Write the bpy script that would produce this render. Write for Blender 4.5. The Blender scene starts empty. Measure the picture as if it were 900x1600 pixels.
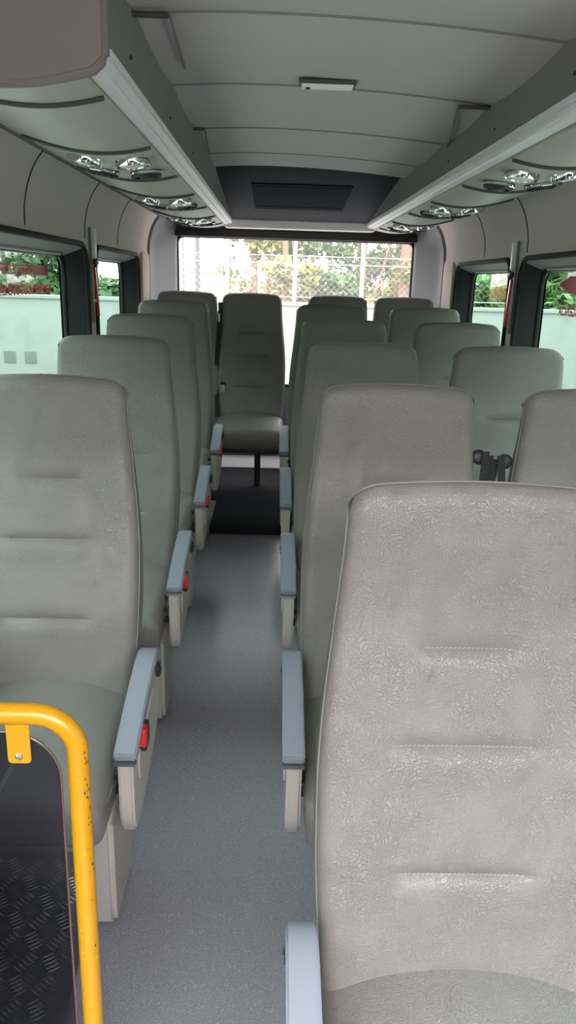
import bpy, bmesh, math, random
from mathutils import Vector, Matrix
random.seed(7)
SC = bpy.context.scene
COL = SC.collection
PI = math.pi

# ------------------------------------------------------------------ materials
def new_mat(name):
    m = bpy.data.materials.new(name); m.use_nodes = True
    nt = m.node_tree; nt.nodes.clear()
    out = nt.nodes.new('ShaderNodeOutputMaterial')
    return m, nt, out

def mat(name, col, rough=.5, metal=0., spec=.5, bump=None, speck=None, coat=0.):
    """bump = (kind, scale, strength, distance); speck = (scale, other colour, lo, hi)"""
    m, nt, out = new_mat(name)
    b = nt.nodes.new('ShaderNodeBsdfPrincipled')
    b.inputs['Base Color'].default_value = (*col, 1)
    b.inputs['Roughness'].default_value = rough
    b.inputs['Metallic'].default_value = metal
    b.inputs['Specular IOR Level'].default_value = spec
    b.inputs['Coat Weight'].default_value = coat
    nt.links.new(b.outputs[0], out.inputs[0])
    tc = nt.nodes.new('ShaderNodeTexCoord')
    if speck:
        n = nt.nodes.new('ShaderNodeTexNoise'); n.inputs['Scale'].default_value = speck[0]; n.inputs['Detail'].default_value = 4
        r = nt.nodes.new('ShaderNodeMapRange'); r.inputs['From Min'].default_value = speck[2]; r.inputs['From Max'].default_value = speck[3]
        mx = nt.nodes.new('ShaderNodeMix'); mx.data_type = 'RGBA'
        mx.inputs['A'].default_value = (*col, 1); mx.inputs['B'].default_value = (*speck[1], 1)
        nt.links.new(tc.outputs['Object'], n.inputs['Vector'])
        nt.links.new(n.outputs['Fac'], r.inputs['Value']); nt.links.new(r.outputs[0], mx.inputs['Factor'])
        nt.links.new(mx.outputs['Result'], b.inputs['Base Color'])
    if bump:
        kind, sc, st, dist = bump
        bp = nt.nodes.new('ShaderNodeBump'); bp.inputs['Strength'].default_value = st; bp.inputs['Distance'].default_value = dist
        if kind == 'noise':
            t = nt.nodes.new('ShaderNodeTexNoise'); t.inputs['Scale'].default_value = sc; t.inputs['Detail'].default_value = 5
            nt.links.new(tc.outputs['Object'], t.inputs['Vector']); nt.links.new(t.outputs['Fac'], bp.inputs['Height'])
        else:   # wrinkled leather: warped cells
            w = nt.nodes.new('ShaderNodeTexNoise'); w.inputs['Scale'].default_value = sc * .12; w.inputs['Detail'].default_value = 3
            ad = nt.nodes.new('ShaderNodeMixRGB'); ad.blend_type = 'ADD'; ad.inputs['Fac'].default_value = .06
            nt.links.new(tc.outputs['Object'], w.inputs['Vector'])
            nt.links.new(tc.outputs['Object'], ad.inputs['Color1']); nt.links.new(w.outputs['Color'], ad.inputs['Color2'])
            t = nt.nodes.new('ShaderNodeTexVoronoi'); t.feature = 'DISTANCE_TO_EDGE'; t.inputs['Scale'].default_value = sc
            nt.links.new(ad.outputs[0], t.inputs['Vector'])
            r = nt.nodes.new('ShaderNodeMapRange'); r.inputs['From Max'].default_value = .12
            nt.links.new(t.outputs['Distance'], r.inputs['Value'])
            w2 = nt.nodes.new('ShaderNodeTexNoise'); w2.inputs['Scale'].default_value = 14; w2.inputs['Detail'].default_value = 2
            nt.links.new(tc.outputs['Object'], w2.inputs['Vector'])
            r2 = nt.nodes.new('ShaderNodeMapRange'); r2.inputs['From Min'].default_value = .30; r2.inputs['From Max'].default_value = .70; r2.inputs['To Min'].default_value = .35
            nt.links.new(w2.outputs['Fac'], r2.inputs['Value'])
            mu = nt.nodes.new('ShaderNodeMath'); mu.operation = 'MULTIPLY'; mu.use_clamp = True
            nt.links.new(r.outputs[0], mu.inputs[0]); nt.links.new(r2.outputs[0], mu.inputs[1])
            nt.links.new(mu.outputs[0], bp.inputs['Height'])
        nt.links.new(bp.outputs[0], b.inputs['Normal'])
    return m

def glass_mat(name, tint, refl=.05, haze=0., hazecol=(1, 1, 1), rough=.0):
    m, nt, out = new_mat(name)
    t = nt.nodes.new('ShaderNodeBsdfTransparent'); t.inputs[0].default_value = (*tint, 1)
    g = nt.nodes.new('ShaderNodeBsdfGlossy'); g.inputs['Roughness'].default_value = rough
    lw = nt.nodes.new('ShaderNodeLayerWeight'); pw = nt.nodes.new('ShaderNodeMath'); pw.operation = 'POWER'; pw.inputs[1].default_value = 5
    fr = nt.nodes.new('ShaderNodeMapRange'); fr.inputs['To Min'].default_value = .04; fr.inputs['To Max'].default_value = .3
    nt.links.new(lw.outputs['Facing'], pw.inputs[0]); nt.links.new(pw.outputs[0], fr.inputs['Value'])
    mx = nt.nodes.new('ShaderNodeMixShader')
    nt.links.new(fr.outputs[0], mx.inputs[0]); nt.links.new(t.outputs[0], mx.inputs[1]); nt.links.new(g.outputs[0], mx.inputs[2])
    last = mx
    if haze:
        tr = nt.nodes.new('ShaderNodeBsdfTranslucent'); tr.inputs[0].default_value = (*hazecol, 1)
        m2 = nt.nodes.new('ShaderNodeMixShader'); m2.inputs[0].default_value = haze
        nt.links.new(mx.outputs[0], m2.inputs[1]); nt.links.new(tr.outputs[0], m2.inputs[2]); last = m2
    nt.links.new(last.outputs[0], out.inputs[0])
    return m

M = {}
M['vinyl'] = mat('grey_vinyl', (.24, .226, .217), .42, spec=.5, bump=('leather', 190, .7, .0017))
M['seam'] = mat('seam_vinyl', (.25, .24, .225), .5)
M['stitch'] = mat('stitch_thread', (.36, .34, .325), .6)
M['arm'] = mat('armrest_plastic', (.27, .30, .35), .42, bump=('noise', 900, .1, .0003))
M['arm_dark'] = mat('armrest_edge', (.05, .055, .065), .4)
M['panel'] = mat('beige_plastic', (.46, .43, .39), .5, bump=('noise', 700, .1, .0003))
M['hinge'] = mat('black_plastic', (.02, .02, .022), .45)
M['red'] = mat('red_plastic', (.72, .012, .015), .3, coat=.3)
M['metal'] = mat('bright_metal', (.75, .74, .72), .28, metal=1.)
M['chrome'] = mat('chrome', (.85, .86, .86), .08, metal=1.)
M['alu'] = mat('rail_aluminium', (.9, .89, .91), .34, metal=.1, bump=('noise', 60, .05, .001))
M['belt'] = mat('belt_webbing', (.012, .012, .014), .75, bump=('noise', 500, .3, .0006))
M['floor'] = mat('vinyl_floor', (.235, .226, .262), .22, speck=(420, (.46, .45, .48), .52, .72), bump=('noise', 160, .2, .0008))
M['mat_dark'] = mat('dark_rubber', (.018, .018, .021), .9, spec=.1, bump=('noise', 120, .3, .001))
M['plate'] = mat('chequer_plate', (.12, .12, .13), .42, metal=.3)
M['tread'] = mat('pale_tread', (.62, .62, .63), .35, metal=.3)  # raised marks set paler than the plate so the pattern shows
M['ceiling'] = mat('ceiling_fabric', (.50, .463, .46), .9, spec=.15, bump=('noise', 700, .35, .0008))
M['rackside'] = mat('rack_carpet', (.25, .235, .24), .95, spec=.1, bump=('noise', 500, .4, .0008))
M['rackend'] = mat('rack_end_plastic', (.27, .235, .222), .7, spec=.2, bump=('noise', 300, .2, .0006))
M['rackpan'] = mat('rack_panel_plastic', (.47, .45, .40), .45, bump=('noise', 40, .04, .002))
M['rib'] = mat('rib_rubber', (.06, .06, .055), .55)
M['wall'] = mat('wall_vinyl', (.80, .715, .70), .75, spec=.25, bump=('noise', 500, .25, .0006))
M['walllow'] = mat('wall_carpet', (.22, .21, .21), .9, spec=.1)
M['frame_dark'] = mat('window_surround', (.014, .014, .016), .6, spec=.25)
M['reveal'] = mat('reveal_plastic', (.25, .235, .235), .6)
M['rubber'] = mat('black_rubber', (.012, .012, .013), .5)
M['seal'] = mat('pale_seal', (.62, .62, .62), .4)
M['bulk'] = mat('navy_fabric', (.027, .033, .045), .85, spec=.15, bump=('noise', 500, .3, .0006))
M['vent'] = mat('vent_dark', (.010, .013, .022), .9, spec=.05)
M['beige'] = mat('header_beige', (.82, .77, .75), .6)
M['pillar'] = mat('pillar_plastic', (.2, .2, .225), .4)
M['yellow'] = mat('yellow_paint', (.56, .27, .003), .28, coat=.25, speck=(90, (.78, .36, .004), .66, .7))
M['chip'] = mat('paint_chip', (.06, .05, .045), .6)
M['smoke'] = glass_mat('smoked_acrylic', (.38, .39, .43))
M['smoke_edge'] = mat('acrylic_edge', (.12, .075, .055), .25)
M['glass_side'] = glass_mat('green_glass', (.262, .368, .322))
M['glass_rear'] = glass_mat('rear_glass', (.43, .44, .43), haze=.022)
M['glass_front'] = glass_mat('windscreen_glass', (.62, .63, .63))
M['white'] = mat('white_plastic', (.86, .86, .86), .35)
M['redtext'] = mat('red_film', (.62, .02, .025), .5)
M['screw'] = mat('screw_black', (.015, .015, .015), .4)
# outdoors
M['asphalt'] = mat('yard_ground', (.44, .42, .42), .95, speck=(3, (.36, .33, .31), .45, .6))
M['concrete'] = mat('wall_render', (.30, .31, .297), .9, speck=(2.2, (.25, .27, .25), .5, .75), bump=('noise', 14, .3, .01))
M['whitewall'] = mat('white_wall_paint', (.8, .8, .8), .8)
M['hole'] = mat('vent_hole', (.16, .17, .17), .9)
M['clay'] = mat('orange_clay', (.40, .15, .05), .95, speck=(1.2, (.34, .2, .09), .5, .62))
M['bark'] = mat('pine_bark', (.25, .15, .1), .9, bump=('noise', 12, .6, .03))
M['paletrunk'] = mat('pale_bark', (.32, .25, .19), .9)
M['leaf_y'] = mat('yellow_green_leaf', (.19, .19, .045), .7)
M['leaf_t'] = mat('thicket_leaf', (.09, .14, .05), .7)
M['leaf_d'] = mat('dark_green_leaf', (.045, .10, .035), .6)
M['leaf_m'] = mat('mid_green_leaf', (.10, .17, .05), .6)
M['post'] = mat('concrete_post', (.45, .44, .42), .9)
M['wire'] = mat('fence_wire', (.6, .6, .58), .5, metal=.5)
M['pole'] = mat('dark_pole', (.1, .12, .12), .8)
M['roof'] = mat('grey_roof', (.3, .28, .28), .8)
M['house'] = mat('grey_house', (.45, .42, .4), .8)

# ------------------------------------------------------------------ mesh helpers
def link(name, me, m=None, parent=None, smooth=True):
    if isinstance(me, bmesh.types.BMesh):
        b = me; b.normal_update(); me = bpy.data.meshes.new(name); b.to_mesh(me); b.free()
    o = bpy.data.objects.new(name, me)
    COL.objects.link(o)
    if m: me.materials.append(m)
    if smooth:
        for p in me.polygons: p.use_smooth = True
        try: me.set_sharp_from_angle(angle=math.radians(38))
        except Exception: pass
    if parent: o.parent = parent
    return o

def pydata(name, vs, fs, m=None, parent=None, smooth=True):
    me = bpy.data.meshes.new(name); me.from_pydata([tuple(v) for v in vs], [], fs); me.update()
    b = bmesh.new(); b.from_mesh(me); bmesh.ops.recalc_face_normals(b, faces=b.faces); b.to_mesh(me); b.free()
    return link(name, me, m, parent, smooth)

def thing(name, label, cat, loc=(0, 0, 0), group=None):
    o = bpy.data.objects.new(name, None); COL.objects.link(o); o.empty_display_size = .1
    o.location = loc
    tag(o, label, cat, group)
    return o

def tag(o, label=None, cat=None, group=None, kind=None):
    if label: o['label'] = label
    if cat: o['category'] = cat
    if group: o['group'] = group
    if kind: o['kind'] = kind
    return o

def kids(o): return [c for c in bpy.data.objects if c.parent == o]

def copy_tree(o, parent=None):
    c = o.copy(); COL.objects.link(c)
    if parent: c.parent = parent
    for ch in kids(o): copy_tree(ch, c)
    return c

def rounded_box(sx, sy, sz, r, k=4, m=(1, 1, 1), fn=None, at=(0, 0, 0)):
    def axis(s, mm):
        h = s / 2; c = h - r
        a = [-c - r * math.tan(PI / 4 * (1 - i / k)) for i in range(k)]
        mid = [-c + 2 * c * i / mm for i in range(mm + 1)]
        return a + mid + [-x for x in reversed(a)]
    ax = [axis(s, mm) for s, mm in zip((sx, sy, sz), m)]
    half = (sx / 2, sy / 2, sz / 2)
    vs = {}; V = []; F = []
    def vert(p):
        key = tuple(round(x, 6) for x in p)
        if key in vs: return vs[key]
        inner = [max(-(h - r), min(h - r, x)) for x, h in zip(p, half)]
        d = Vector([a - b for a, b in zip(p, inner)])
        if d.length > 1e-9: d = d.normalized() * r
        q = Vector(inner) + d + Vector(at)
        if fn: q = Vector(fn(q))
        vs[key] = len(V); V.append(q); return vs[key]
    for a in range(3):
        b, c = [(1, 2), (2, 0), (0, 1)][a]
        for s in (-1, 1):
            for i in range(len(ax[b]) - 1):
                for j in range(len(ax[c]) - 1):
                    q = []
                    for (ii, jj) in ((i, j), (i + 1, j), (i + 1, j + 1), (i, j + 1)):
                        p = [0, 0, 0]; p[a] = s * half[a]; p[b] = ax[b][ii]; p[c] = ax[c][jj]
                        q.append(vert(p))
                    F.append(q if s > 0 else q[::-1])
    return V, F

def rbox(name, size, r, at, m, parent=None, fn=None, seg=(1, 1, 1), k=3):
    V, F = rounded_box(*size, r, k, seg, fn, at)
    return pydata(name, V, F, m, parent)

def prism_bm(poly, axis, a0, a1, bevel=0., seg=2):
    """poly of 2-D points in the two other axes (order x,y,z without axis), extruded from a0 to a1"""
    b = bmesh.new()
    def P(p, a):
        if axis == 0: return (a, p[0], p[1])
        if axis == 1: return (p[0], a, p[1])
        return (p[0], p[1], a)
    v0 = [b.verts.new(P(p, a0)) for p in poly]; v1 = [b.verts.new(P(p, a1)) for p in poly]
    b.faces.new(v0); b.faces.new(v1[::-1])
    n = len(poly)
    for i in range(n): b.faces.new((v0[i], v1[i], v1[(i + 1) % n], v0[(i + 1) % n]))
    bmesh.ops.recalc_face_normals(b, faces=b.faces)
    if bevel:
        es = [e for e in b.edges if len(e.link_faces) == 2 and e.calc_face_angle(0) > .5]
        bmesh.ops.bevel(b, geom=es, offset=bevel, segments=seg, affect='EDGES', clamp_overlap=True)
    return b

def prism(name, poly, axis, a0, a1, m, parent=None, bevel=0., seg=2):
    return link(name, prism_bm(poly, axis, a0, a1, bevel, seg), m, parent)

def tube_geo(pts, r, n=10, closed=False, cap=True, V=None, F=None):
    V = [] if V is None else V; F = [] if F is None else F
    pts = [Vector(p) for p in pts]; N = len(pts)
    rs = r if isinstance(r, (list, tuple)) else [r] * N
    up = None; rings = []
    for i, p in enumerate(pts):
        if closed: t = pts[(i + 1) % N] - pts[i - 1]
        else: t = pts[min(i + 1, N - 1)] - pts[max(i - 1, 0)]
        t.normalize()
        if up is None:
            up = Vector((0, 0, 1)) if abs(t.z) < .9 else Vector((1, 0, 0))
        side = t.cross(up)
        if side.length < 1e-6: side = t.orthogonal()
        side.normalize(); up = side.cross(t).normalized()
        base = len(V)
        for k in range(n):
            a = 2 * PI * k / n
            V.append(p + side * math.cos(a) * rs[i] + up * math.sin(a) * rs[i])
        rings.append(base)
    for i in range(N if closed else N - 1):
        a, b = rings[i], rings[(i + 1) % N]
        for k in range(n): F.append((a + k, a + (k + 1) % n, b + (k + 1) % n, b + k))
    if cap and not closed:
        F.append([rings[0] + k for k in range(n)][::-1]); F.append([rings[-1] + k for k in range(n)])
    return V, F

def tube(name, pts, r, m, parent=None, n=10, closed=False):
    V, F = tube_geo(pts, r, n, closed)
    return pydata(name, V, F, m, parent)

def lathe(name, prof, m, parent=None, n=24, mtx=None):
    """prof = [(radius, height)...] about z, then transformed"""
    V = []; F = []
    for (r, h) in prof:
        for k in range(n): V.append(Vector((r * math.cos(2 * PI * k / n), r * math.sin(2 * PI * k / n), h)))
    for i in range(len(prof) - 1):
        for k in range(n):
            F.append((i * n + k, i * n + (k + 1) % n, (i + 1) * n + (k + 1) % n, (i + 1) * n + k))
    F.append(list(range(n))[::-1]); F.append([(len(prof) - 1) * n + k for k in range(n)])
    if mtx: V = [mtx @ v for v in V]
    return pydata(name, V, F, m, parent)

def interp(t, tab):
    """smooth monotone-ish table lookup"""
    if t <= tab[0][0]: return tab[0][1]
    for (a, va), (b, vb) in zip(tab, tab[1:]):
        if t <= b:
            u = (t - a) / (b - a)
            return va + (vb - va) * u
    return tab[-1][1]

def smooth_tab(tab, n=60):
    """catmull-rom resample"""
    out = []
    for i in range(len(tab) - 1):
        p0 = tab[max(i - 1, 0)]; p1 = tab[i]; p2 = tab[i + 1]; p3 = tab[min(i + 2, len(tab) - 1)]
        for k in range(n // (len(tab) - 1)):
            t = k / (n // (len(tab) - 1))
            out.append(tuple(.5 * (2 * p1[j] + (p2[j] - p0[j]) * t + (2 * p0[j] - 5 * p1[j] + 4 * p2[j] - p3[j]) * t * t
                                   + (3 * p1[j] - p0[j] - 3 * p2[j] + p3[j]) * t ** 3) for j in (0, 1)))
    out.append(tab[-1]); return out

# ------------------------------------------------------------------ camera
CZ = 1.60
cam = bpy.data.cameras.new('camera'); co = bpy.data.objects.new('camera', cam); COL.objects.link(co)
cam.sensor_fit = 'VERTICAL'; cam.sensor_height = 36.; cam.sensor_width = 36.; cam.lens = 27.
cam.clip_start = .05; cam.clip_end = 400
co.matrix_world = (Matrix.Translation((0, 0, CZ)) @ Matrix.Rotation(math.radians(-1.33), 4, 'Z')
                   @ Matrix.Rotation(math.radians(90 - 16.7), 4, 'X') @ Matrix.Rotation(math.radians(1.72), 4, 'Z'))
SC.camera = co

# ------------------------------------------------------------------ the seat
REC = math.radians(12); SN, CS = math.sin(REC), math.cos(REC)
BL = .882
WT = smooth_tab([(0, .214), (.12, .224), (.27, .233), (.42, .234), (.55, .227), (.68, .214), (.78, .205), (BL, .199)])
TT = [(0, .10), (.3, .105), (.6, .085), (BL, .06)]
GROOVES = [(.250, .098), (.459, .104), (.617, .066)]       # height along the back, half length

def bpos(x, h, f):
    return Vector((x, -.005 + SN * h - CS * f, .40 + CS * h + SN * f))

def top_len(x, w):
    L = BL - .012 * (x / w) ** 2
    c = (abs(x) - (w - .05)) / .05
    if c > 0: L -= .03 * (1 - math.sqrt(max(0, 1 - c * c)))
    return L

def sstep(a, b, x):
    t = max(0., min(1., (x - a) / (b - a))); return t * t * (3 - 2 * t)

def front_f(x, h, w, L):
    f = .014 * math.exp(-((h - .28) / .16) ** 2) - .004 * math.exp(-((h - .70) / .10) ** 2)
    f += .006 * sstep(.5, 1., abs(x) / w) * sstep(.8, .5, h)          # slight side bolster
    f += .034 * sstep(.62, .87, h)
    for gh, gl in GROOVES:
        s = sstep(gl + .03, gl - .012, abs(x)); dh = h - gh
        f -= s * (.0075 * math.exp(-(dh / .014) ** 2) + .0035 * math.exp(-(dh / .0035) ** 2))
        f += s * .0022 * math.exp(-((dh + .035) / .025) ** 2)
    e = (w - abs(x)); r = .03
    if e < r: f -= r - math.sqrt(max(0, r * r - (r - e) ** 2))
    e = L - h; r = .035
    if e < r: f -= .8 * (r - math.sqrt(max(0, r * r - (r - e) ** 2)))
    return f

def edge_list(n, edge):
    a = [-1 + (i / n) * 2 for i in range(n + 1)]
    extra = [s * (1 - edge * (1 - math.cos(PI / 2 * k / 7)) ) for k in range(8) for s in (-1, 1)]
    return sorted(set(round(x, 5) for x in a + extra))

def make_backrest():
    us = edge_list(44, .13)
    vs = [i / 52 for i in range(53)] + [1 - .04 * (1 - math.cos(PI / 2 * k / 6)) for k in range(6)]
    for gh, gl in GROOVES: vs += [(gh + .003 * d) / BL for d in range(-11, 12)]
    vs = sorted(set(round(v, 4) for v in vs))
    V = []; F = []; idx = {}
    def put(key, p): idx[key] = len(V); V.append(p)
    for j, v in enumerate(vs):
        h0 = v * BL; w = interp(h0, WT)
        for i, u in enumerate(us):
            x = u * w; L = top_len(x, w); h = v * L
            put(('f', i, j), bpos(x, h, front_f(x, h, w, L)))
            t = interp(h, TT); e = w - abs(x); r = .035; b = -t + .034 * sstep(.62, .87, h)
            if e < r: b += .6 * (r - math.sqrt(max(0, r * r - (r - e) ** 2)))
            e = L - h
            if e < r: b += .6 * (r - math.sqrt(max(0, r * r - (r - e) ** 2)))
            put(('b', i, j), bpos(x, h, b))
    nu, nv = len(us), len(vs)
    for j in range(nv - 1):
        for i in range(nu - 1):
            F.append((idx['f', i, j], idx['f', i + 1, j], idx['f', i + 1, j + 1], idx['f', i, j + 1]))
            F.append((idx['b', i, j], idx['b', i, j + 1], idx['b', i + 1, j + 1], idx['b', i + 1, j]))
        for i in (0, nu - 1):
            F.append((idx['f', i, j], idx['f', i, j + 1], idx['b', i, j + 1], idx['b', i, j]))
    for i in range(nu - 1):
        for j in (0, nv - 1):
            F.append((idx['f', i, j], idx['b', i, j], idx['b', i + 1, j], idx['f', i + 1, j]))
    pipe = [V[idx['f', 0, j]] for j in range(nv)] + [V[idx['f', i, nv - 1]] for i in range(1, nu)] + [V[idx['f', nu - 1, j]] for j in range(nv - 1, -1, -1)]
    keep = [pipe[0]]
    for p in pipe[1:]:
        if (p - keep[-1]).length > .008: keep.append(p)
    return V, F, keep

BV, BF, PIPE = make_backrest()

def stitch_geo(gh, gl):
    V = []; F = []
    n = int(2 * gl / .0072)
    for k in range(n + 1):
        x = -gl + 2 * gl * k / n; w = interp(gh, WT); L = top_len(x, w); h = gh / BL * L
        p = bpos(x, h, front_f(x, h, w, L) + .0008)
        a = Vector((.0024, 0, 0)); 
        tube_geo([p - a - Vector((0, 0, .0012)), p + a + Vector((0, 0, .0012))], .0009, 5, V=V, F=F)
    return V, F

def cushion_fn(q):
    x, y, z = q
    t = (z - .305) / .135
    up = max(0., t)
    z += up * (.034 * (1 - (x / .228) ** 2) * sstep(-.44, -.02, y) + .012 * (1 - (x / .228) ** 2))
    z -= up * .012 * sstep(-.33, -.44, y)
    if t < .5: y += .03 * (.5 - t) * sstep(-.3, -.44, y)          # front face leans back under the nose
    return (x, y, z)

def make_seat(side, shift=0., leg_x=None, has_arm=True, dark_leg=False):
    """side +1: aisle at +x, -1: aisle at -x. Faces -y."""
    root = thing('passenger_seat', 'seat', 'seat')
    back = pydata('backrest', BV, BF, M['vinyl'], root)
    tube('piping', PIPE, .0022, M['seam'], back, n=6)
    for gh, gl in GROOVES: pydata('stitch_line', *stitch_geo(gh, gl), M['stitch'], back)
    cu = rbox('cushion', (.456, .50, .135), .034, (0, -.185, .3725), M['vinyl'], root, cushion_fn, (16, 16, 3), 5)
    loop = []
    for (a, b) in [((-.229, .0), (-.229, -.36)), ((-.2, -.432), (.2, -.432)), ((.229, -.36), (.229, .0))]:
        for k in range(9): loop.append(Vector((a[0] + (b[0] - a[0]) * k / 8, a[1] + (b[1] - a[1]) * k / 8, .392)))
    tube('piping', loop, .0028, M['seam'], cu, n=6)
    rbox('seat_base', (.40, .36, .04), .01, (0, -.18, .292), M['hinge'], root)
    lx = leg_x if leg_x is not None else side * .195
    if dark_leg: prism('leg', [(-.16, .0), (-.17, .29), (-.10, .29), (-.09, .0)], 0, lx - .02, lx + .02, M['hinge'], root, .006, 2)
    else: prism('leg', [(-.31, .0), (-.312, .03), (-.318, .30), (.0, .30), (-.06, .14), (-.10, .0)], 0, lx - .033, lx + .033, M['panel'], root, .012, 3)
    if has_arm:
        x0 = side * (.233 + shift); x1 = side * (.283 + shift); lo, hi = min(x0, x1), max(x0, x1)
        outer = smooth_tab([(-.372, .520), (-.25, .560), (-.12, .594), (-.045, .602), (.005, .585), (.03, .545), (.036, .50)], 36)
        inner = smooth_tab([(.008, .50), (.004, .535), (-.012, .56), (-.05, .574), (-.12, .567), (-.25, .534), (-.365, .497)], 36)
        arm = prism('armrest', outer + inner, 0, lo, hi, M['arm'], root, .0045, 2)
        prism('armrest_lip', [(-.377, .494), (-.36, .496), (-.356, .505), (-.374, .5015)], 0, lo + .001, hi - .001, M['arm_dark'], arm, .001)
        # side panel with inset and hinge
        p0, p1 = sorted((side * (.238 + shift), side * (.272 + shift)))
        poly = smooth_tab([(-.355, .485), (-.352, .36), (-.335, .305), (-.30, .287), (-.16, .315), (-.03, .36), (.03, .42), (.045, .50), (.01, .545), (-.06, .545), (-.2, .515), (-.3, .495), (-.354, .487)], 72)[:-1]
        sp = prism('side_panel', poly, 0, p0, p1, M['panel'], root, .006, 3)
        q0, q1 = sorted((side * (.270 + shift), side * (.277 + shift)))
        poly2 = smooth_tab([(-.30, .47), (-.29, .40), (-.2, .375), (-.09, .40), (-.04, .455), (-.06, .515), (-.15, .505), (-.25, .485), (-.299, .472)], 48)[:-1]
        prism('panel_inset', poly2, 0, q0, q1, M['panel'], sp, .003, 2)
        mt = Matrix.Translation((side * (.2765 + shift), .0, .53)) @ Matrix.Rotation(side * PI / 2, 4, 'Y')
        lathe('hinge_cap', [(.022, -.006), (.022, .003), (.018, .006), (.006, .006), (.005, .008), (.002, .008)], M['hinge'], arm, 20, mt)
        # buckle standing out on the aisle side
        bx = side * ((.277 if side > 0 else .264) + shift)
        bk = thing('buckle', None, None); bk.parent = root
        rbox('buckle_body', (.026, .05, .056), .005, (bx, -.255, .495), M['hinge'], bk)
        rbox('buckle_button', (.019, .03, .045), .004, (bx + side * .004, -.272, .505), M['red'], bk)
        for k in range(3):
            rbox('recline_knob', (.012, .02, .018), .003, (side * (.231 + shift * .5), -.30 + .012 * k, .455 - .045 * k), M['hinge'], sp)
    return root

LX, AX, WX = -.578, .320, .852
PIV = [.97 + .843 * i for i in range(5)]
def fz(y): return .05 * y
PLAT = .255

seat_l = make_seat(1, .016)
seat_a = make_seat(-1, 0., leg_x=.08)
seat_w = make_seat(1, 0., leg_x=-.08, has_arm=False)
G = 'grey vinyl passenger seats'
left_labels = ['grey vinyl single seat at the front left, behind the yellow rail and smoked panel',
               'grey single seat second from the front along the left wall, tinged green by the window',
               'grey single seat third from the front along the left wall',
               'grey single seat fourth from the front on the left, just ahead of the last row']
aisle_labels = ['nearest and largest grey seat, right of the aisle, three stitched creases in full view',
                'grey aisle seat right of the aisle, directly behind the nearest large seat',
                'grey aisle seat right of the aisle, third back from the camera',
                'dark grey aisle seat right of the aisle, fourth back from the camera',
                'dark grey aisle seat right of the aisle, fifth back, just ahead of the last row']
wind_labels = ['grey window seat cut off at the right edge, black belt hanging on its side',
               'grey window seat on the right wall, second back, under the window with red lettering',
               'grey window seat on the right wall, third back, beside the dark window pillar',
               'grey window seat on the right wall, fourth back, just ahead of the last row']
rear_labels = ['last-row seat in the left rear corner, mostly hidden behind the single seats',
               'dark last-row seat standing alone at the end of the aisle, seat cushion in view',
               'last-row seat right of the aisle end, only its top edge in view',
               'last-row seat in the right rear corner by the rear pillar']
def place(o, x, y, z, label, group):
    o.location = (x, y, z); tag(o, label, 'seat', group); return o
SEATS = {}
for i in range(1, 5):
    o = seat_l if i == 1 else copy_tree(seat_l)
    SEATS['L', i] = place(o, LX, PIV[i], fz(PIV[i]), left_labels[i - 1], 'single seats along the left wall')
for i in range(5):
    o = seat_a if i == 0 else copy_tree(seat_a)
    SEATS['A', i] = place(o, AX, PIV[i], fz(PIV[i]), aisle_labels[i], 'aisle seats of the right-hand pairs')
for i in range(1, 5):
    o = seat_w if i == 1 else copy_tree(seat_w)
    SEATS['W', i] = place(o, WX, PIV[i], fz(PIV[i]), wind_labels[i - 1], 'window seats of the right-hand pairs')
seat_r = make_seat(1, 0., leg_x=.06, has_arm=False, dark_leg=True)
for i, x in enumerate((-.600, -.160, .420, .872)):
    o = seat_r if i == 0 else copy_tree(seat_r)
    SEATS['R', i] = place(o, x, 5.235, PLAT, rear_labels[i], 'seats of the last row')

# belts hanging in the gap between the second pair of seats, and on the aisle-end seat
def ribbon(name, pts, w, t, m, parent, wide=(0, 1, 0)):
    V = []; F = []; wv = Vector(wide) * w / 2
    P = [Vector(p) for p in pts]
    for i, p in enumerate(P):
        d = (P[min(i + 1, len(P) - 1)] - P[max(i - 1, 0)]).normalized()
        n = d.cross(Vector(wide)).normalized() * t / 2
        V += [p + wv + n, p - wv + n, p - wv - n, p + wv - n]
    for i in range(len(P) - 1):
        for k in range(4): F.append((4 * i + k, 4 * i + (k + 1) % 4, 4 * i + 4 + (k + 1) % 4, 4 * i + 4 + k))
    F.append((0, 1, 2, 3)); L = 4 * (len(P) - 1); F.append((L + 3, L + 2, L + 1, L))
    return pydata(name, V, F, m, parent)

def belt(seat, sx, htop, out=0., tongue=True):
    """a lap and shoulder belt on the side sx of the seat, from a guide on the backrest edge"""
    w = interp(htop, WT) + .012 + out
    g = bpos(sx * w, htop, -.02)
    b = thing('seat_belt', None, None); b.parent = seat
    mt = Matrix.Translation(g) @ Matrix.Rotation(math.radians(80), 4, 'X')
    lathe('belt_guide', [(.010, -.010), (.017, -.010), (.020, -.004), (.020, .004), (.015, .009), (.008, .010)], M['hinge'], b, 20, mt)
    a = [g + Vector((sx * .014, -.012, .018)), g + Vector((sx * .012, -.022, -.02)), bpos(sx * (w + .004), htop - .15, .0), bpos(sx * (w + .008), htop - .35, .0), Vector((sx * .245, -.02, .40))]
    ribbon('webbing', a, .02, .002, M['belt'], b, (1, 0, 0))
    c = [g + Vector((sx * .026, -.006, .006)), g + Vector((sx * .034, -.01, -.06)), bpos(sx * (w + .045), htop - .16, -.01), bpos(sx * (w + .03), htop - .4, -.01), Vector((sx * .25, .0, .36))]
    ribbon('webbing', c, .022, .002, M['belt'], b, (1, 0, 0))
    if tongue:
        t = bpos(sx * (w + .028), htop - .09, .012)
        rbox('belt_tongue', (.03, .006, .022), .0025, t, M['metal'], b)
    return b
belt(SEATS['A', 1], 1, .70)
belt(SEATS['W', 1], -1, .69, .014)
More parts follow.
